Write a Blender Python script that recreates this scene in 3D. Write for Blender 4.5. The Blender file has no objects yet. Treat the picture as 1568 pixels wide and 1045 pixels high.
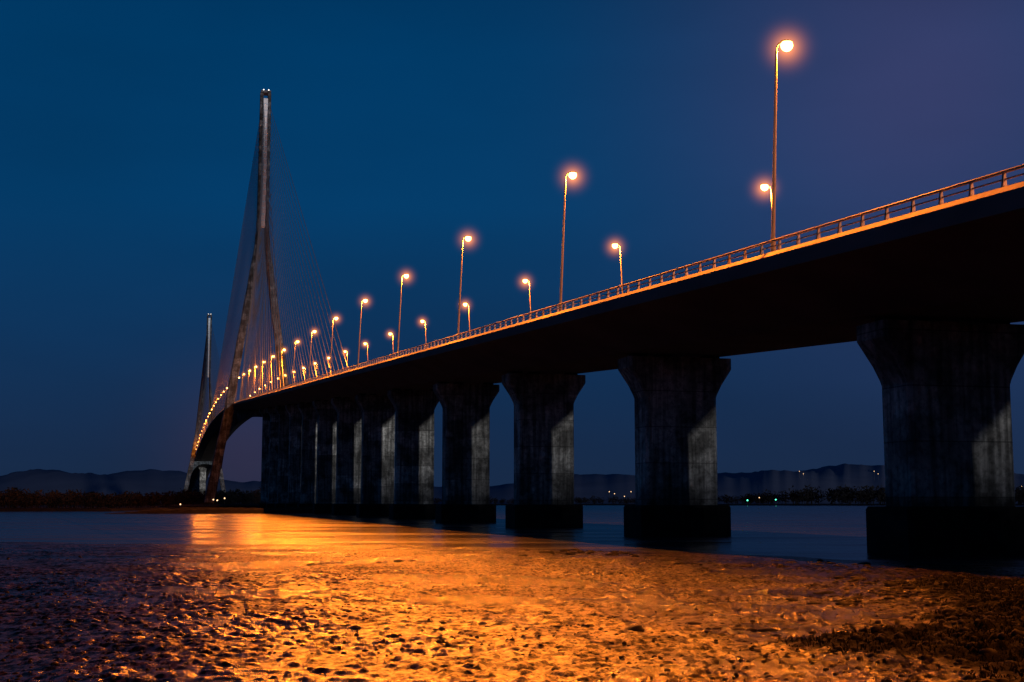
import bpy, math, random, bmesh
import numpy as np
from mathutils import Vector, Matrix
random.seed(7); rng=np.random.default_rng(11)
scene=bpy.context.scene
scene.view_settings.view_transform='Standard'
try: scene.view_settings.look='None'
except Exception: pass
scene.view_settings.exposure=0
COL=scene.collection

# ------------------------------------------------ helpers
def link(o,parent=None):
    COL.objects.link(o)
    if parent is not None: o.parent=parent
    return o
def empty(name,loc=(0,0,0)):
    o=bpy.data.objects.new(name,None); o.location=loc; o.empty_display_size=1; COL.objects.link(o); return o
def mesh_obj(name,V,F,mat=None,parent=None,smooth=False):
    me=bpy.data.meshes.new(name); me.from_pydata([tuple(map(float,v)) for v in V],[],[tuple(int(i) for i in f) for f in F]); me.update()
    if mat: me.materials.append(mat)
    if smooth: me.polygons.foreach_set('use_smooth',[True]*len(me.polygons))
    o=bpy.data.objects.new(name,me); link(o,parent); return o
class MB:
    def __init__(s): s.V=[];s.F=[]
    def prism(s,polyA,polyB,cap=True):
        n=len(polyA); b=len(s.V); s.V+=list(polyA)+list(polyB)
        for i in range(n):
            j=(i+1)%n; s.F.append((b+i,b+j,b+n+j,b+n+i))
        if cap: s.F.append(tuple(b+i for i in range(n))[::-1]); s.F.append(tuple(b+n+i for i in range(n)))
    def tube(s,p,q,r0,r1=None,n=8):
        r1=r0 if r1 is None else r1
        p=Vector(p);q=Vector(q); d=(q-p).normalized()
        a=d.orthogonal().normalized(); c=d.cross(a)
        A=[];B=[]
        for i in range(n):
            t=2*math.pi*i/n; v=a*math.cos(t)+c*math.sin(t)
            A.append(p+v*r0);B.append(q+v*r1)
        s.prism(A,B)
def nodes(mat):
    mat.use_nodes=True; nt=mat.node_tree; return nt,nt.nodes,nt.links
def new_mat(name,color=(.3,.3,.3),rough=.7,metal=0.,spec=.5):
    m=bpy.data.materials.new(name); nt,N,L=nodes(m); b=N['Principled BSDF']
    b.inputs['Base Color'].default_value=(*color,1); b.inputs['Roughness'].default_value=rough
    b.inputs['Metallic'].default_value=metal; b.inputs['Specular IOR Level'].default_value=spec
    return m
def noise_mat(name,c0,c1,scale=1.,rough=.8,bump=.3,bdist=.05,detail=6,stretch=(1,1,1),spec=.5,metal=0.):
    m=new_mat(name,c0,rough,metal,spec); nt,N,L=nodes(m); b=N['Principled BSDF']
    tc=N.new('ShaderNodeTexCoord'); mp=N.new('ShaderNodeMapping'); mp.inputs['Scale'].default_value=stretch
    L.new(tc.outputs['Object'],mp.inputs['Vector'])
    n=N.new('ShaderNodeTexNoise'); n.inputs['Scale'].default_value=scale; n.inputs['Detail'].default_value=detail
    L.new(mp.outputs[0],n.inputs['Vector'])
    r=N.new('ShaderNodeValToRGB'); r.color_ramp.elements[0].color=(*c0,1); r.color_ramp.elements[1].color=(*c1,1)
    r.color_ramp.elements[0].position=.32; r.color_ramp.elements[1].position=.68
    L.new(n.outputs[0],r.inputs[0]); L.new(r.outputs[0],b.inputs['Base Color'])
    bp=N.new('ShaderNodeBump'); bp.inputs['Strength'].default_value=bump; bp.inputs['Distance'].default_value=bdist
    L.new(n.outputs[0],bp.inputs['Height']); L.new(bp.outputs[0],b.inputs['Normal'])
    return m
def emit_mat(name,color,strength):
    m=bpy.data.materials.new(name); nt,N,L=nodes(m); N.clear()
    e=N.new('ShaderNodeEmission'); e.inputs[0].default_value=(*color,1); e.inputs[1].default_value=strength
    o=N.new('ShaderNodeOutputMaterial'); L.new(e.outputs[0],o.inputs[0])
    try: m.cycles.emission_sampling='NONE'
    except Exception: pass
    return m

_perm=rng.random((256,256))
def vnoise(x,y):
    xi=np.floor(x).astype(int); yi=np.floor(y).astype(int); fx=x-xi; fy=y-yi
    fx=fx*fx*(3-2*fx); fy=fy*fy*(3-2*fy)
    a=_perm[xi&255,yi&255];b=_perm[(xi+1)&255,yi&255];c=_perm[xi&255,(yi+1)&255];d=_perm[(xi+1)&255,(yi+1)&255]
    return (a*(1-fx)+b*fx)*(1-fy)+(c*(1-fx)+d*fx)*fy-.5
def fbm(x,y,o=4):
    s=0;a=1.
    for i in range(o):
        s=s+a*vnoise(x*2**i+17.3*i,y*2**i+9.1*i); a*=.5
    return s

# ------------------------------------------------ bridge frame
ANG=math.radians(14.7)
U=Vector((-math.sin(ANG),math.cos(ANG),0)); Nn=Vector((math.cos(ANG),math.sin(ANG),0))
P0=Vector((47.6,0,0))
PY1=697.; PY2=PY1+856.; MID=(PY1+PY2)/2; S0=640.; SL=.0585
def zd(s):
    if s>MID: s=2*MID-s
    if s<=S0: return 12.7+SL*s
    t=s-S0; L_=MID-S0
    return 12.7+SL*S0+SL*t-SL*t*t/(2*L_)
def BP(s,l,z): return P0+U*s+Nn*l+Vector((0,0,z))

# ------------------------------------------------ materials
def concrete(name,c=(.27,.26,.24)):
    m=new_mat(name,c,.82); nt,N,L=nodes(m); b=N['Principled BSDF']
    g=N.new('ShaderNodeNewGeometry')
    sep=N.new('ShaderNodeSeparateXYZ'); L.new(g.outputs['Position'],sep.inputs[0])
    n1=N.new('ShaderNodeTexNoise'); n1.inputs['Scale'].default_value=.3; n1.inputs['Detail'].default_value=8; n1.inputs['Roughness'].default_value=.65
    L.new(g.outputs['Position'],n1.inputs['Vector'])
    mp=N.new('ShaderNodeMapping'); mp.inputs['Scale'].default_value=(1.6,1.6,.08); L.new(g.outputs['Position'],mp.inputs[0])
    n2=N.new('ShaderNodeTexNoise'); n2.inputs['Scale'].default_value=1.6; n2.inputs['Detail'].default_value=6; L.new(mp.outputs[0],n2.inputs['Vector'])
    n3=N.new('ShaderNodeTexNoise'); n3.inputs['Scale'].default_value=2.3; n3.inputs['Detail'].default_value=6; n3.inputs['Roughness'].default_value=.7; L.new(g.outputs['Position'],n3.inputs['Vector'])
    def math2(op,a,bv):
        q=N.new('ShaderNodeMath'); q.operation=op
        for i,v in enumerate((a,bv)):
            if isinstance(v,(int,float)): q.inputs[i].default_value=v
            else: L.new(v,q.inputs[i])
        return q.outputs[0]
    def mr(o,a,bb,c_,d):
        q=N.new('ShaderNodeMapRange'); L.new(o,q.inputs[0])
        for i,v in enumerate((a,bb,c_,d)): q.inputs[i+1].default_value=v
        return q.outputs[0]
    dv=math2('DIVIDE',sep.outputs[2],3.3)
    fl=math2('FLOOR',dv,0); cf=math2('FLOOR',math2('DIVIDE',sep.outputs[1],9.),0)
    cb=N.new('ShaderNodeCombineXYZ'); L.new(fl,cb.inputs[0]); L.new(cf,cb.inputs[1])
    wn=N.new('ShaderNodeTexWhiteNoise'); L.new(cb.outputs[0],wn.inputs['Vector'])
    fr=math2('FRACT',dv,0)
    ln=math2('GREATER_THAN',fr,.022)
    v=math2('MULTIPLY',mr(n1.outputs[0],.42,.58,.4,1.45),mr(n2.outputs[0],.38,.62,.45,1.3))
    v=math2('MULTIPLY',v,mr(n3.outputs[0],.38,.55,.55,1.1))
    v=math2('MULTIPLY',v,mr(wn.outputs[0],0,1,.5,1.5))
    v=math2('MULTIPLY',v,mr(ln,0,1,.4,1))
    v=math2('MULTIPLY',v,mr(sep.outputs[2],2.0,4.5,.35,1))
    mx=N.new('ShaderNodeVectorMath'); mx.operation='SCALE'; mx.inputs[0].default_value=c; L.new(v,mx.inputs['Scale'])
    L.new(mx.outputs[0],b.inputs['Base Color'])
    bp=N.new('ShaderNodeBump'); bp.inputs['Strength'].default_value=.4; bp.inputs['Distance'].default_value=.05
    L.new(v,bp.inputs['Height']); L.new(bp.outputs[0],b.inputs['Normal'])
    return m
M_conc=concrete('weathered_concrete',(.40,.395,.38))
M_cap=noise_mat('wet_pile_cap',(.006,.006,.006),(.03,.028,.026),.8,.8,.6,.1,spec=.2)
M_deck=noise_mat('deck_concrete',(.13,.10,.10),(.2,.165,.165),.15,.8,.2,.02,stretch=(1,1,3))
M_kerb=noise_mat('kerb_concrete',(.5,.44,.36),(.7,.62,.5),1.5,.7,.2,.02)
M_asph=noise_mat('asphalt',(.035,.035,.036),(.07,.068,.066),3,.85,.3,.01)
M_paint=noise_mat('road_paint',(.6,.6,.58),(.8,.8,.78),6,.6,.1,.005)
M_rail=noise_mat('galvanised_steel',(.28,.24,.2),(.42,.36,.3),4,.6,.1,.005,metal=.0)
M_pole=noise_mat('painted_steel_pole',(.09,.08,.075),(.13,.12,.11),3,.6,.05,.005,metal=.0)
M_cable=noise_mat('cable_sheath',(.12,.12,.14),(.2,.2,.22),1,.5,.0,.001)
M_head=noise_mat('pylon_anchor_steel_glow',(.5,.54,.6),(.85,.88,.92),.6,.5,.2,.02,stretch=(1,1,2))
_b=M_head.node_tree.nodes['Principled BSDF']; _b.inputs['Emission Color'].default_value=(.6,.8,1,1); _b.inputs['Emission Strength'].default_value=.09  # steel made to glow faintly, standing in for light on the boxes
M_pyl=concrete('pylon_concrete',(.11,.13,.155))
M_glass=emit_mat('sodium_lens',(1,.46,.10),18)
M_white=emit_mat('beacon_white',(1,.95,.85),3)
M_green=emit_mat('harbour_green',(.1,1,.6),3.5)
M_warm=emit_mat('shore_warm',(1,.6,.3),2.5)

bridge=empty('cable_stayed_bridge')
# ------------------------------------------------ deck
sec=[(-10.9,.0),(-11.25,.0),(-11.25,.28),(-11.4,.28),(-11.75,-.06),(-11.75,-.95),(-10.9,-1.25),(-5.4,-3.35),(-5.0,-3.4),(5.0,-3.4),(5.4,-3.35),(10.9,-1.25),(11.75,-.95),(11.75,-.06),(11.4,.28),(11.25,.28),(11.25,.0),(10.9,.0)]
S=list(np.arange(-160,2150,8.))
def sweep(name,sec,mat,closed=True,ss=S):
    V=[];F=[];n=len(sec)
    for s in ss:
        z=zd(s)
        for l,h in sec: V.append(BP(s,l,z+h))
    for k in range(len(ss)-1):
        for i in range(n if closed else n-1):
            j=(i+1)%n; F.append((k*n+i,k*n+j,(k+1)*n+j,(k+1)*n+i))
    if closed: F.append(tuple(range(n))); F.append(tuple((len(ss)-1)*n+i for i in range(n))[::-1])
    return mesh_obj(name,V,F,mat,bridge)
dk=sweep('deck',sec,M_deck)
dk.data.materials.append(M_kerb)
n=len(sec)
for p in dk.data.polygons:
    if len(p.vertices)==4:
        e=set(v%n for v in p.vertices)
        if e in ({1,2},{2,3},{3,4},{13,14},{14,15},{15,16}): p.material_index=1
sweep('road_surface',[(-10.2,.006),(10.2,.006)],M_asph,False)
for i,l in enumerate((-9.6,-6.2,6.2,9.6)): sweep('edge_line_%d'%(i+1),[(l-.08,.012),(l+.08,.012)],M_paint,False)
sweep('median_barrier',[(-.35,.01),(-.12,.8),(.12,.8),(.35,.01)],M_kerb,False)
mb=MB()
for side in (-1,1):
    l=side*11.3
    for s in np.arange(-40,1650,2.4):
        z=zd(s)
        w=.08 if s<500 else .1
        A=[BP(s+a,l+b,z+.28) for a,b in((-w,-.1),(w,-.1),(w,.1),(-w,.1))]
        B=[BP(s+a,l+b-side*.03,z+.9) for a,b in((-w*.8,-.05),(w*.8,-.05),(w*.8,.05),(-w*.8,.05))]
        mb.prism(A,B)
    ss=list(np.arange(-40,1660,6.))
    for h,r in((.96,.08),(.62,.04)):
        for a,b in zip(ss[:-1],ss[1:]):
            mb.tube(BP(a,l-side*.05,zd(a)+h),BP(b,l-side*.05,zd(b)+h),r,n=6)
mesh_obj('railings',mb.V,mb.F,M_rail,bridge)

# ------------------------------------------------ piers
def pier(k,s,zb=-2.):
    z=zd(s)-3.4; top=z-.38
    mb=MB()
    def ring(w,t,zz,c=.22):
        w/=2;t/=2
        pts=[(-w+c,-t),(w-c,-t),(w,-t+c),(w,t-c),(w-c,t),(-w+c,t),(-w,t-c),(-w,-t+c)]
        return [BP(s+b,a,zz) for a,b in pts]
    levels=[(7.0,3.3,2.8),(7.0,3.3,top-3.7),(7.25,3.32,top-3.35),(8.1,3.4,top-2.5),(9.9,3.5,top-1.15),(10.1,3.5,top-1.0),(10.1,3.5,top)]
    rs=[ring(*q) for q in levels]
    for i,(a,b) in enumerate(zip(rs[:-1],rs[1:])): mb.prism(a,b,cap=False)
    mb.F.append(tuple(range(len(mb.V)-8,len(mb.V))))
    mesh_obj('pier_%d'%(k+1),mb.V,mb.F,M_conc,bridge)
    mb=MB()
    for l in (-3.6,3.6):
        mb.prism([BP(s+b,l+a,top) for a,b in((-.7,-.6),(.7,-.6),(.7,.6),(-.7,.6))],[BP(s+b,l+a,top+.375) for a,b in((-.7,-.6),(.7,-.6),(.7,.6),(-.7,.6))])
    mb.prism([BP(s+b,a,top) for a,b in((-2,-.6),(-.6,-.6),(-.6,.6),(-2,.6))],[BP(s+b,a,top+.3) for a,b in((-2,-.6),(-.6,-.6),(-.6,.6),(-2,.6))])
    mesh_obj('bearings_%d'%(k+1),mb.V,mb.F,M_cap,bridge)
    mb=MB()
    r=[ring(8.7,5.2,zb,.25),ring(8.7,5.2,2.6,.25),ring(8.5,5.0,2.8,.25)]
    for a,b in zip(r[:-1],r[1:]): mb.prism(a,b,cap=False)
    mb.F.append(tuple(range(len(mb.V)-8,len(mb.V))))
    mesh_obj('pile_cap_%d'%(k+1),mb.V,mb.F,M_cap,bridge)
for k,s in enumerate([83.3+44.3*i for i in range(-5,13)]): pier(k,s)
for k,s in enumerate([PY2+82+44.3*i for i in range(0,12)]): pier(k+20,s)

# ------------------------------------------------ pylons
def pylon(s0,tag):
    prof=[(0,23.8,5.0,7.5),(28,18.9,4.6,7.0),(50,14.9,4.3,6.6),(75,11.2,4.0,6.2),(100,7.4,3.7,5.8),(120,4.5,3.3,5.5),(134,2.8,2.6,5.2),(144,2.05,1.9,5.0),(216,1.95,1.7,4.2)]
    for side,nm in((-1,'left'),(1,'right')):
        mb=MB(); R=[]
        for z,l,w,t in prof:
            w/=2;t/=2;c=min(.5,w*.5)
            pts=[(-w+c,-t),(w-c,-t),(w,-t+c),(w,t-c),(w-c,t),(-w+c,t),(-w,t-c),(-w,-t+c)]
            R.append([BP(s0+b,side*l+a,z) for a,b in pts])
        for a,b in zip(R[:-1],R[1:]): mb.prism(a,b,cap=False)
        mb.F.append(tuple(range(len(mb.V)-8,len(mb.V))))
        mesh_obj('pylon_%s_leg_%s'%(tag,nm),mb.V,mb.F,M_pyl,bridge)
    mb=MB(); z=145.
    while z<212:
        a0,a1,t=-1.08,1.08,2.75
        mb.prism([BP(s0+b,a,z) for a,b in((a0,-t),(a1,-t),(a1,t),(a0,t))],[BP(s0+b,a,z+2.9) for a,b in((a0,-t),(a1,-t),(a1,t),(a0,t))])
        z+=3.25
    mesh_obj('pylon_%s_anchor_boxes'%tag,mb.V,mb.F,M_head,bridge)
    mb=MB()
    z0=216
    mb.prism([BP(s0+b,a,z0+.003) for a,b in((-2.6,-2.9),(2.6,-2.9),(2.6,2.9),(-2.6,2.9))],[BP(s0+b,a,z0+1.2) for a,b in((-2.6,-2.9),(2.6,-2.9),(2.6,2.9),(-2.6,2.9))])
    mb.tube(BP(s0,1.5,z0+1.2),BP(s0,1.5,z0+3),.12)
    mesh_obj('pylon_%s_top'%tag,mb.V,mb.F,M_pyl,bridge)
    mb=MB()
    for l in(-1.2,1.4):
        c=BP(s0-2.2,l,z0+1.2)
        mb.tube(c,c+Vector((0,0,.6)),.3)
    mesh_obj('pylon_%s_beacons'%tag,mb.V,mb.F,M_white,bridge)
    zt=zd(s0)-3.45; bot=[]
    half=16.; K=24
    for i in range(K+1):
        x=-half+2*half*i/K
        bot.append((x, 20+(zt-3.2-20)*math.sqrt(max(0,1-(abs(x)/half)**2.6))))
    V=[];F=[]
    for t in(-2.6,2.6):
        for x,zz in bot: V.append(BP(s0+t,x*1.1,zz)); V.append(BP(s0+t,x*(1.04 if abs(x)>15 else 1),zt))
    m=2*(K+1)
    for i in range(K):
        a=2*i
        F+= [(a,a+2,a+3,a+1),(m+a,m+a+1,m+a+3,m+a+2),(a,m+a,m+a+2,a+2),(a+1,a+3,m+a+3,m+a+1)]
    mesh_obj('pylon_%s_crossbeam'%tag,V,F,M_pyl,bridge)
    mb=MB()
    for side in(-1,1):
        n_=20; cx=side*23.6
        A=[BP(s0+9*math.sin(2*math.pi*i/n_),cx+7*math.cos(2*math.pi*i/n_),-2) for i in range(n_)]
        B=[BP(s0+8.6*math.sin(2*math.pi*i/n_),cx+6.7*math.cos(2*math.pi*i/n_),3.2) for i in range(n_)]
        mb.prism(A,B)
    mesh_obj('pylon_%s_foundations'%tag,mb.V,mb.F,M_cap,bridge)
pylon(PY1,'near'); pylon(PY2,'far')
mb=MB()
for s0,dirs in((PY1,((-1,275),(1,400))),(PY2,((-1,400),(1,275)))):
    for dr,reach in dirs:
        K=23
        for i in range(K):
            f=i/(K-1); off=22+(reach-22)*f; zt=147+65*f
            for side in(-1,1):
                s=s0+dr*off
                mb.tube(BP(s,side*10.9,zd(s)+.3),BP(s0+dr*2,side*1.3,zt),.12,n=5)
mesh_obj('stay_cables',mb.V,mb.F,M_cable,bridge)

# ------------------------------------------------ street lamps
def make_lamp_meshes():
    mb=MB()
    mb.tube((0,0,.28),(0,0,1.3),.16,.14,10)
    mb.tube((0,0,1.3),(.30,0,8),.12,.095,10); mb.tube((.30,0,8),(.52,0,12.9),.095,.07,10)
    pts=[(.52,12.9),(.58,13.2),(.7,13.42),(.9,13.52)]
    for a,b in zip(pts[:-1],pts[1:]): mb.tube((a[0],0,a[1]),(b[0],0,b[1]),.055,.05,8)
    mb.prism([(-.25,-.2,.0),(.25,-.2,.0),(.25,.2,.0),(-.25,.2,.0)],[(-.22,-.17,.3),(.22,-.17,.3),(.22,.17,.3),(-.22,.17,.3)])
    me=bpy.data.meshes.new('lamp_pole'); me.from_pydata([tuple(v) for v in mb.V],[],mb.F); me.materials.append(M_pole)
    V=[];F=[];n=12
    secs=[(.6,.07,.05),(.68,.16,.08),(.8,.26,.11),(1.05,.28,.12),(1.25,.2,.09),(1.35,.08,.05)]
    for x,w,h in secs:
        for i in range(n):
            t=2*math.pi*i/n; zz=math.sin(t)*h; zz=max(zz,-.02)
            V.append((x+.25,w*math.cos(t),13.57+zz))
    for k in range(len(secs)-1):
        for i in range(n): j=(i+1)%n; F.append((k*n+i,k*n+j,(k+1)*n+j,(k+1)*n+i))
    F.append(tuple(range(n))[::-1]); F.append(tuple((len(secs)-1)*n+i for i in range(n)))
    mh=bpy.data.meshes.new('lamp_housing'); mh.from_pydata(V,[],F); mh.materials.append(M_pole)
    V=[];F=[];n=16;R=8
    for k in range(R+1):
        a=-.5+(math.pi/2+.5)*k/R
        for i in range(n):
            t=2*math.pi*i/n
            V.append((1.23+.38*math.cos(a)*math.cos(t),.36*math.cos(a)*math.sin(t),13.34-.38*math.sin(a)))
    for k in range(R):
        for i in range(n): j=(i+1)%n; F.append((k*n+i,(k+1)*n+i,(k+1)*n+j,k*n+j))
    mg=bpy.data.meshes.new('lamp_lens'); mg.from_pydata(V,[],F); mg.materials.append(M_glass)
    return me,mh,mg
LP,LH,LG=make_lamp_meshes()
Mz=bpy.data.materials.new('lamp_glow_volume'); nt,N,L=nodes(Mz); N.clear()  # lamp glow painted as a self-lit volume; no mist scatters light here
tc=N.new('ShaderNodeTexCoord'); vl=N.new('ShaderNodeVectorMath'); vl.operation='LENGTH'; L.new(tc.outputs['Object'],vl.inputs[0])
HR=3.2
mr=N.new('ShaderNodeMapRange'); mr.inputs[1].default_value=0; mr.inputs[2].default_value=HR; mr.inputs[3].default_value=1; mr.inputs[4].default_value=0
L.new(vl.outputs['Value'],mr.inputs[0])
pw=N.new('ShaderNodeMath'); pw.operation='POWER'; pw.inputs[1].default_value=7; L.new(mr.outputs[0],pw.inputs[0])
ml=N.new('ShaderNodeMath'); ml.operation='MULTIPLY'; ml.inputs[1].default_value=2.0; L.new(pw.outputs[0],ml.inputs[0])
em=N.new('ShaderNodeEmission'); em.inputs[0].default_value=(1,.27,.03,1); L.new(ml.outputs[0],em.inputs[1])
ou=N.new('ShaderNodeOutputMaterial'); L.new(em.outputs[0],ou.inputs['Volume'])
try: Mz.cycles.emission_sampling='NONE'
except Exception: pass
bm=bmesh.new(); bmesh.ops.create_icosphere(bm,subdivisions=3,radius=HR); MZ=bpy.data.meshes.new('glow_ball'); bm.to_mesh(MZ); MZ.materials.append(Mz)
LD=bpy.data.lights.new('sodium_light','POINT'); LD.energy=34000; LD.color=(1,.215,.01); LD.shadow_soft_size=.12
LD2=LD.copy(); LD2.energy=9000
stations=[83.9+44.2*i for i in range(-3,36)]
for s in stations:
    for side in(-1,1):
        s_=s-(.3 if side>0 else 0)
        e=empty('street_lamp',BP(s_,side*10.95,zd(s_)))
        e.rotation_euler=(0,0,ANG if side<0 else ANG+math.pi)
        for nm,me in(('pole',LP),('housing',LH),('lens',LG)):
            o=bpy.data.objects.new(nm,me); link(o,e)
        lo=bpy.data.objects.new('light',LD if s<600 else LD2); lo.location=(1.23,0,12.8); link(lo,e)
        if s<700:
            h=bpy.data.objects.new('lamp_glow',MZ); h.location=(1.23,0,13.2); link(h,e)  # added glow around the lamp head

# ------------------------------------------------ ground / mud
def shore(X): return np.interp(X,[-400,-80,-39,-18,0,12,23,40,80,400],[120,106,101,97,89,79,62,47,30,-60])
GP=[(4.4,24.0),(8.0,27),(11.,34),(12.8,45),(17,48),(30,48),(30,10),(8,12),(6.2,18.),(6.7,21.)]
def in_poly(x,y,poly):
    x=np.asarray(x);y=np.asarray(y); r=np.zeros(x.shape,bool); n=len(poly)
    for i in range(n):
        x1,y1=poly[i];x2,y2=poly[(i+1)%n]
        c=((y1>y)!=(y2>y))&(x<(x2-x1)*(y-y1)/(y2-y1+1e-12)+x1); r^=c
    return r
def polydist(x,y,poly):
    d=np.full(np.shape(x),1e9); n=len(poly)
    for i in range(n):
        ax,ay=poly[i];bx,by=poly[(i+1)%n]; vx,vy=bx-ax,by-ay
        t=np.clip(((x-ax)*vx+(y-ay)*vy)/(vx*vx+vy*vy),0,1)
        d=np.minimum(d,np.hypot(x-ax-t*vx,y-ay-t*vy))
    return np.where(in_poly(x,y,poly),d,-d)
def gdist(X,Y): return polydist(X+1.2*fbm(X*.5,Y*.5,4),Y+2.2*fbm(X*.4+9,Y*.4,4),GP)
def ground_z(X,Y):
    sd=shore(X)+5*fbm(X*.08,Y*.05,4)-Y
    z=np.where(sd>0,.03+.0075*sd,np.maximum(.03*sd,-2.2))
    near=np.clip((Y+200)/150,0,1)*np.clip((200-np.abs(X))/100,0,1)*np.clip((160-Y)/40,0,1)
    fade=np.clip((sd+2)/20,.25,1)
    clod=np.clip(fbm(X*6.0+3,Y*4.4,2)+.5*fbm(X*.5,Y*.4,3)-.02,0,1)**.8
    z=z+near*(.08*fbm(X*.15,Y*.15,4)+fade*(.05*fbm(X*.9,Y*.8+5,3)+.085*clod))
    gd=gdist(X,Y)
    m=np.clip((gd+.3)/1.6,0,1)
    z=z+m**1.2*(.12+.22*fbm(X*1.3,Y*1.3,3)+.2*np.abs(fbm(X*4.3,Y*4.3,3)))
    return z
xs=np.concatenate([[-9000,-4000,-1500,-600,-300,-160,-100],np.arange(-64,-18,.3),np.arange(-18,22,.055),np.arange(22,60,.4),[90,160,300,700,1800,4500,9000]])
ys=np.concatenate([[-3000,-800,-200,-60],np.arange(-20,14,1.),np.arange(14,56,.07),np.arange(56,125,.15),[150,200,400,900,2500,9000]])
XX,YY=np.meshgrid(xs,ys); ZZ=ground_z(XX,YY)
nx,ny=len(xs),len(ys)
V=np.stack([XX.ravel(),YY.ravel(),ZZ.ravel()],1)
idx=np.arange(nx*ny).reshape(ny,nx)
Fq=np.stack([idx[:-1,:-1],idx[:-1,1:],idx[1:,1:],idx[1:,:-1]],-1).reshape(-1,4)
me=bpy.data.meshes.new('ground'); me.vertices.add(len(V)); me.vertices.foreach_set('co',V.ravel())
me.loops.add(Fq.size); me.loops.foreach_set('vertex_index',Fq.ravel()); me.polygons.add(len(Fq))
me.polygons.foreach_set('loop_start',np.arange(0,Fq.size,4)); me.polygons.foreach_set('loop_total',np.full(len(Fq),4)); me.update(); me.validate()
me.polygons.foreach_set('use_smooth',[True]*len(me.polygons))
at=me.attributes.new('veg','FLOAT','POINT'); at.data.foreach_set('value',np.clip((gdist(XX,YY)+.2)/.8,0,1).ravel().astype(np.float32))
ground=bpy.data.objects.new('mudflat_ground',me); link(ground)
M_mud=new_mat('wet_mud',(.03,.025,.02),.3); nt,N,L=nodes(M_mud); b=N['Principled BSDF']
g=N.new('ShaderNodeNewGeometry')
def nz(scale,detail=4,rough=.55,st=(1,1,1)):
    mp=N.new('ShaderNodeMapping'); mp.inputs['Scale'].default_value=st; L.new(g.outputs['Position'],mp.inputs[0])
    q=N.new('ShaderNodeTexNoise'); q.inputs['Scale'].default_value=scale; q.inputs['Detail'].default_value=detail; q.inputs['Roughness'].default_value=rough
    L.new(mp.outputs[0],q.inputs['Vector']); return q.outputs[0]
def ramp(o,p0,p1,c0,c1):
    r=N.new('ShaderNodeValToRGB'); r.color_ramp.elements[0].position=p0; r.color_ramp.elements[1].position=p1
    r.color_ramp.elements[0].color=c0; r.color_ramp.elements[1].color=c1; L.new(o,r.inputs[0]); return r.outputs[0]
n_big=nz(.12,5); n_mid=nz(.7,7,.65,(1,.6,1)); n_fine=nz(7,4,.65,(1,.45,1))
veg=N.new('ShaderNodeAttribute'); veg.attribute_name='veg'
mixc=N.new('ShaderNodeMixRGB'); L.new(veg.outputs['Fac'],mixc.inputs[0]); L.new(ramp(n_fine,.46,.60,(.002,.0014,.001,1),(.06,.034,.016,1)),mixc.inputs[1]); mixc.inputs[2].default_value=(.004,.004,.002,1)
mul=N.new('ShaderNodeMixRGB'); mul.blend_type='MULTIPLY'; mul.inputs[0].default_value=1; L.new(mixc.outputs[0],mul.inputs[1]); L.new(ramp(n_mid,.4,.6,(.2,.2,.2,1),(1,1,1,1)),mul.inputs[2])
L.new(mul.outputs[0],b.inputs['Base Color'])
wet=N.new('ShaderNodeMixRGB'); wet.blend_type='MULTIPLY'; wet.inputs[0].default_value=1; L.new(ramp(n_fine,.46,.58,(.02,)*3+(1,),(.42,)*3+(1,)),wet.inputs[1]); L.new(ramp(n_mid,.4,.6,(.2,.2,.2,1),(1,1,1,1)),wet.inputs[2])
sp_=N.new('ShaderNodeMixRGB'); L.new(veg.outputs['Fac'],sp_.inputs[0]); L.new(wet.outputs[0],sp_.inputs[1]); sp_.inputs[2].default_value=(.05,.05,.05,1)
L.new(sp_.outputs[0],b.inputs['Specular IOR Level'])
mixr=N.new('ShaderNodeMixRGB'); L.new(veg.outputs['Fac'],mixr.inputs[0]); L.new(ramp(n_big,.38,.62,(.22,)*3+(1,),(.36,)*3+(1,)),mixr.inputs[1]); mixr.inputs[2].default_value=(.75,.75,.75,1)
L.new(mixr.outputs[0],b.inputs['Roughness'])
b2=N.new('ShaderNodeBump'); b2.inputs['Strength'].default_value=1; b2.inputs['Distance'].default_value=.05; L.new(n_fine,b2.inputs['Height'])
L.new(b2.outputs[0],b.inputs['Normal'])
me.materials.append(M_mud)

# water
M_w=new_mat('estuary_water',(.012,.02,.03),.2); nt,N,L=nodes(M_w); b=N['Principled BSDF']; b.inputs['IOR'].default_value=1.33
g=N.new('ShaderNodeNewGeometry')
L.new(ramp(nz(.12,5,.6,(.25,1,1)),.4,.6,(.14,)*3+(1,),(.32,)*3+(1,)),b.inputs['Roughness'])
bp=N.new('ShaderNodeBump'); bp.inputs['Strength'].default_value=.8; bp.inputs['Distance'].default_value=.07
L.new(nz(.5,5,.55,(.5,1,1)),bp.inputs['Height']); L.new(bp.outputs[0],b.inputs['Normal'])
mesh_obj('estuary_water',[(-9000,20,0),(9000,20,0),(9000,9000,0),(-9000,9000,0)],[(0,1,2,3)],M_w)

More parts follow.
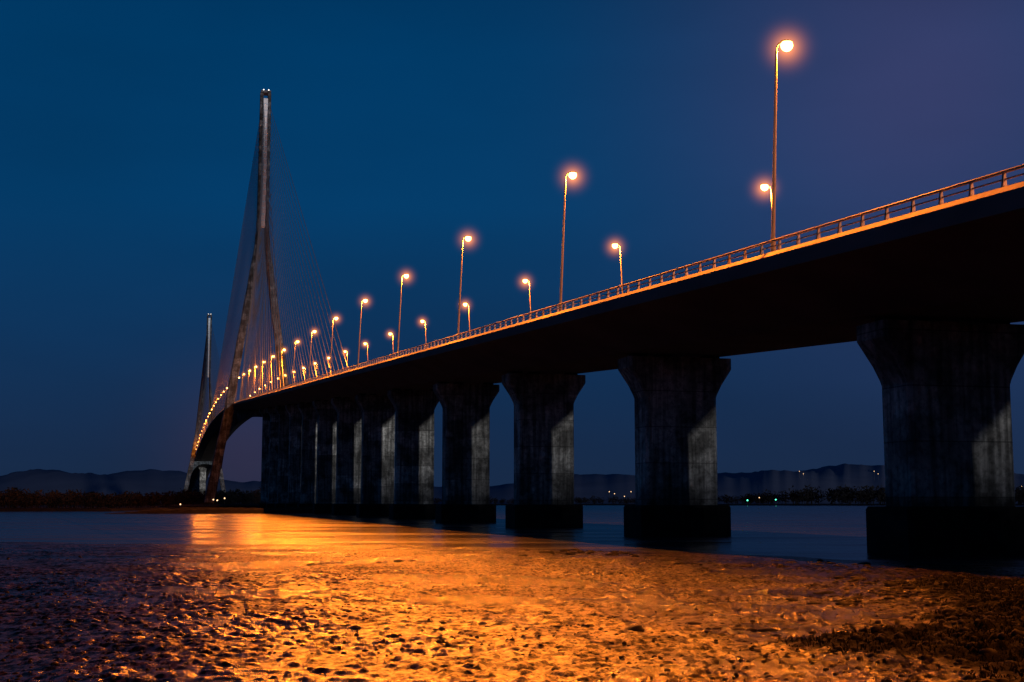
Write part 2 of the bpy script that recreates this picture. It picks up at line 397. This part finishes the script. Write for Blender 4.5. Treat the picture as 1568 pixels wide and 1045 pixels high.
# stones
M_stone=noise_mat('dark_stone',(.004,.0035,.003),(.018,.015,.012),5,.7,.5,.03,spec=.25)
V=[];F=[]
def ico(sub):
    bm=bmesh.new(); bmesh.ops.create_icosphere(bm,subdivisions=sub,radius=1); return np.array([v.co[:] for v in bm.verts]),[[v.index for v in f.verts] for f in bm.faces]
I2=ico(2); I1=ico(1)
def stones(X,Y,R,flat,I):
    Z=ground_z(np.array(X),np.array(Y)); IV,IF=I
    for x,y,r,z in zip(X,Y,R,Z):
        q=IV*(1+.7*fbm(IV[:,0]*1.7+x*3,IV[:,1]*1.7+IV[:,2]*2+y,3))[:,None]
        a=random.random()*6.28; c,s_=math.cos(a),math.sin(a)
        q=np.stack([(q[:,0]*c-q[:,1]*s_)*r*random.uniform(.8,1.6),(q[:,0]*s_+q[:,1]*c)*r,q[:,2]*r*flat],1)+np.array([x,y,float(z)])
        b0=len(V); V.extend(q.tolist()); F.extend([[i+b0 for i in f] for f in IF])
clusters=[(3.6,80,26,1.6),(6,77,16,1.4),(13.5,64,30,1.6),(12,47,16,1.0),(5,28,8,.5),(9,36,14,.5),(2.5,26,5,.8),(-9,60,4,2),(-2,50,5,2),(16,56,20,2),(8,62,8,2),(11,40,20,1)]
X=[];Y=[];R=[]
for cx,cy,k,sp in clusters:
    for i in range(k): X.append(cx+random.gauss(0,sp));Y.append(cy+random.gauss(0,sp*2));R.append(random.uniform(.04,.12)*(1+cy/70))
stones(X,Y,R,.45,I2)
X=[];Y=[];R=[]
for i in range(2600):
    d=18/(1-random.random()*.78); x=random.uniform(-.42,.42)*d
    if d<shore(x)-1 and float(vnoise(np.array([x*.35]),np.array([d*.2]))[0])>-.1: X.append(x);Y.append(d);R.append(random.uniform(.01,.035)*(1+d/60))
for i in range(2600):
    x=random.uniform(5,22); y=random.uniform(16,50)
    if gdist(np.array([x]),np.array([y]))[0]>-.3: X.append(x);Y.append(y);R.append(random.uniform(.03,.12))
stones(X,Y,R,.75,I1)
mesh_obj('shore_stones',V,F,M_stone,smooth=True)

# grass
M_grass=noise_mat('saltmarsh_grass',(.004,.005,.002),(.018,.017,.008),2,.9,0,.01,spec=.05)
V=[];F=[]
P=rng.random((90000,2))*np.array([17,36])+np.array([4,12])
gd=gdist(P[:,0],P[:,1])
dens=fbm(P[:,0]*.9,P[:,1]*.9,4)
ok=(gd>-.1)&(dens+np.clip(gd*.3,0,.4)>.0+.1*rng.random(len(P)))
P=P[ok][:36000]; gz=ground_z(P[:,0],P[:,1])
for (x,y),z in zip(P,gz):
    h=random.uniform(.03,.11); a=random.random()*6.28; w=.014; lx,ly=random.gauss(0,.8)*h,random.gauss(0,.8)*h
    c,s_=math.cos(a)*w,math.sin(a)*w; b0=len(V)
    V+=[(x-c,y-s_,z-.02),(x+c,y+s_,z-.02),(x+lx*.5+c*.6,y+ly*.5+s_*.6,z+h*.7),(x+lx*.5-c*.6,y+ly*.5-s_*.6,z+h*.7),(x+lx*1.3,y+ly*1.3,z+h)]
    F+=[(b0,b0+1,b0+2,b0+3),(b0+3,b0+2,b0+4)]
mesh_obj('saltmarsh_grass',V,F,M_grass)

# ------------------------------------------------ far shores, hills, trees
M_land=noise_mat('far_shore_land',(.01,.011,.011),(.025,.025,.022),.02,.9,0,.1,spec=.1)
def polar_land(name,a0,a1,rf,r1,z,mat,n=160):
    V=[];F=[]
    for i in range(n+1):
        a=a0+(a1-a0)*i/n
        for r,zz in((rf(a),-.5),(rf(a)+6,z),(r1,z)): V.append((a*r,r,zz))
    for i in range(n):
        for j in range(2): F.append((3*i+j,3*i+3+j,3*i+4+j,3*i+1+j))
    mesh_obj(name,V,F,mat)
def rf(a):
    base=np.interp(a,[-1.2,-.30,-.27,-.2,-.17,0,.3,1.2],[420,470,560,900,1500,1700,1500,1300])
    return float(base+base*.03*fbm(np.array([a*20.]),np.array([3.]),4)[0])
polar_land('far_shore',-1.2,1.2,rf,8500,1.0,M_land)
M_hill=noise_mat('distant_hills',(.17,.20,.31),(.22,.25,.37),.004,1,0,.1,spec=0.)  # pale blue of hazy air put into the hill colour
def hills(name,r,prof,n,mat,depth=900,seed=0,am=.12):
    A=np.linspace(prof[0][0],prof[-1][0],n); H=np.interp(A,[p[0] for p in prof],[p[1] for p in prof])
    H=H*(1+am*fbm(A*14+seed,A*0+seed,5)*2)*(1+.05*fbm(A*180,A*0+2,3))
    V=[];F=[]; rows=[(0,0),(.25,.45),(.55,.8),(.85,.97),(1,1),(1.4,.9),(2,.4)]
    for fr,hh in rows:
        for a,h in zip(A,H):
            rr=r+depth*(fr-1); V.append((a*rr,rr,h*r*hh*(1+.1*math.sin(a*60+fr*5))+.5))
    for k in range(len(rows)-1):
        for i in range(n-1): F.append((k*n+i,k*n+i+1,(k+1)*n+i+1,(k+1)*n+i))
    mesh_obj(name,V,F,mat,smooth=True)
px=1/2028.
hills('distant_hills',5200,[(-.8,30*px),(-.38,40*px),(-.34,50*px),(-.25,48*px),(-.2,42*px),(-.12,25*px),(-.02,22*px),(.04,40*px),(.1,50*px),(.17,48*px),(.25,54*px),(.32,55*px),(.4,40*px),(.9,40*px)],700,M_hill,1400,3)
M_leaf=noise_mat('distant_foliage',(.012,.013,.018),(.025,.026,.03),.3,.9,0,.1,spec=.1)  # slight blue of hazy distance put into the leaf colour
def treeline(name,spec,npt,leaf):
    Vs=[];Fs=[];b0=0
    for (a,r,h) in spec:
        x=a*r; k=npt
        w=h*random.uniform(.35,.6)
        u=rng.normal(size=(k,3)); u/=np.linalg.norm(u,axis=1)[:,None]; u*= (rng.random(k)**.4)[:,None]
        lob=1+.35*fbm(u[:,0]*2+x,u[:,2]*2+r,2)
        c=np.stack([u[:,0]*w*lob,u[:,1]*w*lob,h*.58+u[:,2]*h*.44*lob],1)+np.array([x,r,1.])
        t=rng.normal(size=(k,3,3))*leaf*h
        vv=(c[:,None,:]+t).reshape(-1,3); Vs.append(vv); Fs.append(np.arange(3*k).reshape(-1,3)+b0); b0+=3*k
        tr=np.array([[x-.02*h,r,.0],[x+.02*h,r,.0],[x+.01*h,r,h*.6],[x-.01*h,r,h*.6]]); Vs.append(tr); b0+=4
        Fs.append(np.array([[b0-4,b0-3,b0-2],[b0-4,b0-2,b0-1]]))
    mesh_obj(name,np.concatenate(Vs),np.concatenate(Fs),M_leaf)
sp=[]
for i in range(520):
    a=random.uniform(-.45,-.185); r=rf(a)+random.uniform(12,80)
    hp=np.interp(a,[-.45,-.38,-.3,-.27,-.24,-.185],[20,22,22,22,18,14])+18*float(fbm(np.array([a*30.]),np.array([1.]),3)[0])
    sp.append((a,r,max(2.,hp*px*r+2)*random.uniform(.6,1.1)))
treeline('distant_trees',sp,70,.07)
sp=[]
for i in range(620):
    a=random.uniform(-.17,.45); r=rf(a)+random.uniform(15,160)
    hp=np.interp(a,[-.17,.04,.08,.13,.18,.22,.25,.30,.45],[8,10,8,6,14,26,24,22,22])+10*float(fbm(np.array([a*36.]),np.array([6.]),3)[0])
    sp.append((a,r,max(4,hp*px*r+2)*random.uniform(.6,1.1)))
treeline('distant_trees',sp,60,.07)
M_rock=noise_mat('breakwater_rock',(.008,.008,.008),(.03,.028,.026),.6,.9,.8,.3,spec=.1)
V=[];F=[];n=120
for i in range(n+1):
    f=i/n; x=-112+75*f; y=372+40*f
    h=1.5*min(1,f*5)*(1+.4*float(fbm(np.array([x*.3]),np.array([0.]),3)[0]))
    for dy,hh in((-7,-.5),(-4,h*.6),(-1,h),(3,h*.95),(9,-.5)): V.append((x,y+dy,hh+.2*random.random()))
for i in range(n):
    for j in range(4): F.append((5*i+j,5*i+5+j,5*i+6+j,5*i+1+j))
mesh_obj('rock_breakwater',V,F,M_rock)
for s0 in (PY1,PY2):
    V=[];F=[];n=60
    c=BP(s0,0,0)
    for k,(r,z) in enumerate(((1,-.5),(.93,1.6),(.85,2.2),(0.01,2.3))):
        for i in range(n):
            t=2*math.pi*i/n; rr=r*(1+.05*math.sin(5*t)+.03*random.random())
            p=c+Nn*(48*rr*math.cos(t))+U*(40*rr*math.sin(t)); V.append((p.x,p.y,z))
    for k in range(3):
        for i in range(n): j=(i+1)%n; F.append((k*n+i,k*n+j,(k+1)*n+j,(k+1)*n+i))
    mesh_obj('pylon_island',V,F,M_rock)
def shore_lamp(name,xp,yp,r,mat,rad):
    a=(xp-784)/2028.; z=3+(770-yp)/2028.*r
    e=empty(name,(a*r,r,0)); mb=MB(); mb.tube((0,0,.5),(0,0,z-rad),rad*.25,n=6)
    mesh_obj('post',mb.V,mb.F,M_pole,e)
    bm=bmesh.new(); bmesh.ops.create_icosphere(bm,subdivisions=2,radius=rad,matrix=Matrix.Translation((0,0,z))); m=bpy.data.meshes.new('globe'); bm.to_mesh(m); m.materials.append(mat)
    link(bpy.data.objects.new('globe',m),e)
shore_lamp('harbour_light',1142,766,1450,M_green,.8); shore_lamp('harbour_light',1185,765,1450,M_green,.7); shore_lamp('harbour_light',1160,762,1450,M_warm,.5)
for x,y in((940,756),(932,753),(965,753),(1228,726),(1336,722),(955,760),(1010,762),(1300,765),(1560,745),(1222,722),(1342,726),(975,758),(1200,761)): shore_lamp('shore_lamp',x,y,3300 if y>740 else 4300,M_warm,1.0)
for x,y in((330,765),(347,763),(336,766),(280,772)): shore_lamp('quay_lamp',x,y,640,M_warm,.35)

# ------------------------------------------------ sun lamp (low light from behind right) + sky
sun=bpy.data.lights.new('sun','SUN'); sun.energy=.8; sun.angle=math.radians(.5); sun.color=(1,.98,.95)
so=bpy.data.objects.new('sun',sun); link(so)
az=ANG+math.radians(4.0); el=math.radians(.15)
dirv=Vector((-math.sin(az)*math.cos(el),math.cos(az)*math.cos(el),-math.sin(el)))
so.rotation_euler=dirv.to_track_quat('-Z','Y').to_euler()

w=bpy.data.worlds.new('World'); scene.world=w; w.use_nodes=True; nt=w.node_tree; N=nt.nodes; L=nt.links
N.clear(); out=N.new('ShaderNodeOutputWorld'); bg=N.new('ShaderNodeBackground'); L.new(bg.outputs[0],out.inputs[0])
tc=N.new('ShaderNodeTexCoord'); sep=N.new('ShaderNodeSeparateXYZ'); L.new(tc.outputs['Generated'],sep.inputs[0])
r=N.new('ShaderNodeValToRGB'); cr=r.color_ramp
def lin(c): return tuple(((v/255+.055)/1.055)**2.4 if v/255>.04045 else v/255/12.92 for v in c)
st=[(0,(25,42,69)),(.05,(21,44,76)),(.12,(13,49,87)),(.22,(3,58,102)),(.33,(0,57,101)),(.5,(1,38,74)),(1,(1,20,44))]
cr.elements[0].position=0; cr.elements[0].color=(*lin(st[0][1]),1); cr.elements[1].position=1; cr.elements[1].color=(*lin(st[-1][1]),1)
for p,c in st[1:-1]:
    e=cr.elements.new(p); e.color=(*lin(c),1)
L.new(sep.outputs[2],r.inputs[0])
def glow(px_,py_,color,pwr,prev):
    a=(px_-784)/2028.; zz=(770-py_)/2028.
    v=Vector((a,1,zz)).normalized()
    d=N.new('ShaderNodeVectorMath'); d.operation='DOT_PRODUCT'; d.inputs[1].default_value=v
    nv=N.new('ShaderNodeVectorMath'); nv.operation='NORMALIZE'; L.new(tc.outputs['Generated'],nv.inputs[0]); L.new(nv.outputs[0],d.inputs[0])
    mx=N.new('ShaderNodeMath'); mx.operation='MAXIMUM'; mx.inputs[1].default_value=0; L.new(d.outputs['Value'],mx.inputs[0])
    p=N.new('ShaderNodeMath'); p.operation='POWER'; p.inputs[1].default_value=pwr; L.new(mx.outputs[0],p.inputs[0])
    s=N.new('ShaderNodeVectorMath'); s.operation='SCALE'; s.inputs[0].default_value=color; L.new(p.outputs[0],s.inputs['Scale'])
    ad=N.new('ShaderNodeVectorMath'); ad.operation='ADD'; L.new(prev,ad.inputs[0]); L.new(s.outputs[0],ad.inputs[1]); return ad.outputs[0]
o=r.outputs[0]
o=glow(1450,100,(.033,.004,.002),75,o)
o=glow(380,690,(.02,.005,.002),600,o)
# sky behind the camera dimmed on purpose, to deepen shade on near faces
bk=N.new('ShaderNodeMapRange'); L.new(sep.outputs[1],bk.inputs[0]); bk.inputs[1].default_value=-.5; bk.inputs[2].default_value=.75; bk.inputs[3].default_value=.45; bk.inputs[4].default_value=1
nz_=N.new('ShaderNodeTexNoise'); nz_.inputs['Scale'].default_value=2.2; nz_.inputs['Detail'].default_value=5
mp=N.new('ShaderNodeMapping'); mp.inputs['Scale'].default_value=(1,1,3); L.new(tc.outputs['Generated'],mp.inputs[0]); L.new(mp.outputs[0],nz_.inputs['Vector'])
m=N.new('ShaderNodeMapRange'); m.inputs[1].default_value=.3; m.inputs[2].default_value=.7; m.inputs[3].default_value=.88; m.inputs[4].default_value=1.12; L.new(nz_.outputs[0],m.inputs[0])
mm=N.new('ShaderNodeMath'); mm.operation='MULTIPLY'; L.new(m.outputs[0],mm.inputs[0]); L.new(bk.outputs[0],mm.inputs[1])
s=N.new('ShaderNodeVectorMath'); s.operation='SCALE'; L.new(o,s.inputs[0]); L.new(mm.outputs[0],s.inputs['Scale'])
sky=N.new('ShaderNodeTexSky'); sky.sky_type='NISHITA'; sky.sun_disc=False; sky.sun_elevation=el; sky.sun_rotation=math.pi-az
s2=N.new('ShaderNodeVectorMath'); s2.operation='SCALE'; s2.inputs['Scale'].default_value=.0003; L.new(sky.outputs[0],s2.inputs[0])
ad=N.new('ShaderNodeVectorMath'); ad.operation='ADD'; L.new(s.outputs[0],ad.inputs[0]); L.new(s2.outputs[0],ad.inputs[1])
L.new(ad.outputs[0],bg.inputs[0]); bg.inputs[1].default_value=1

# ------------------------------------------------ camera
cam=bpy.data.cameras.new('camera'); cam.sensor_width=36; cam.lens=36*2028/1568.; cam.clip_start=.1; cam.clip_end=20000
co=bpy.data.objects.new('camera',cam); link(co); co.location=(0,0,3.0)
co.rotation_euler=(math.pi/2+math.atan(248/2028.),0,0)
scene.camera=co
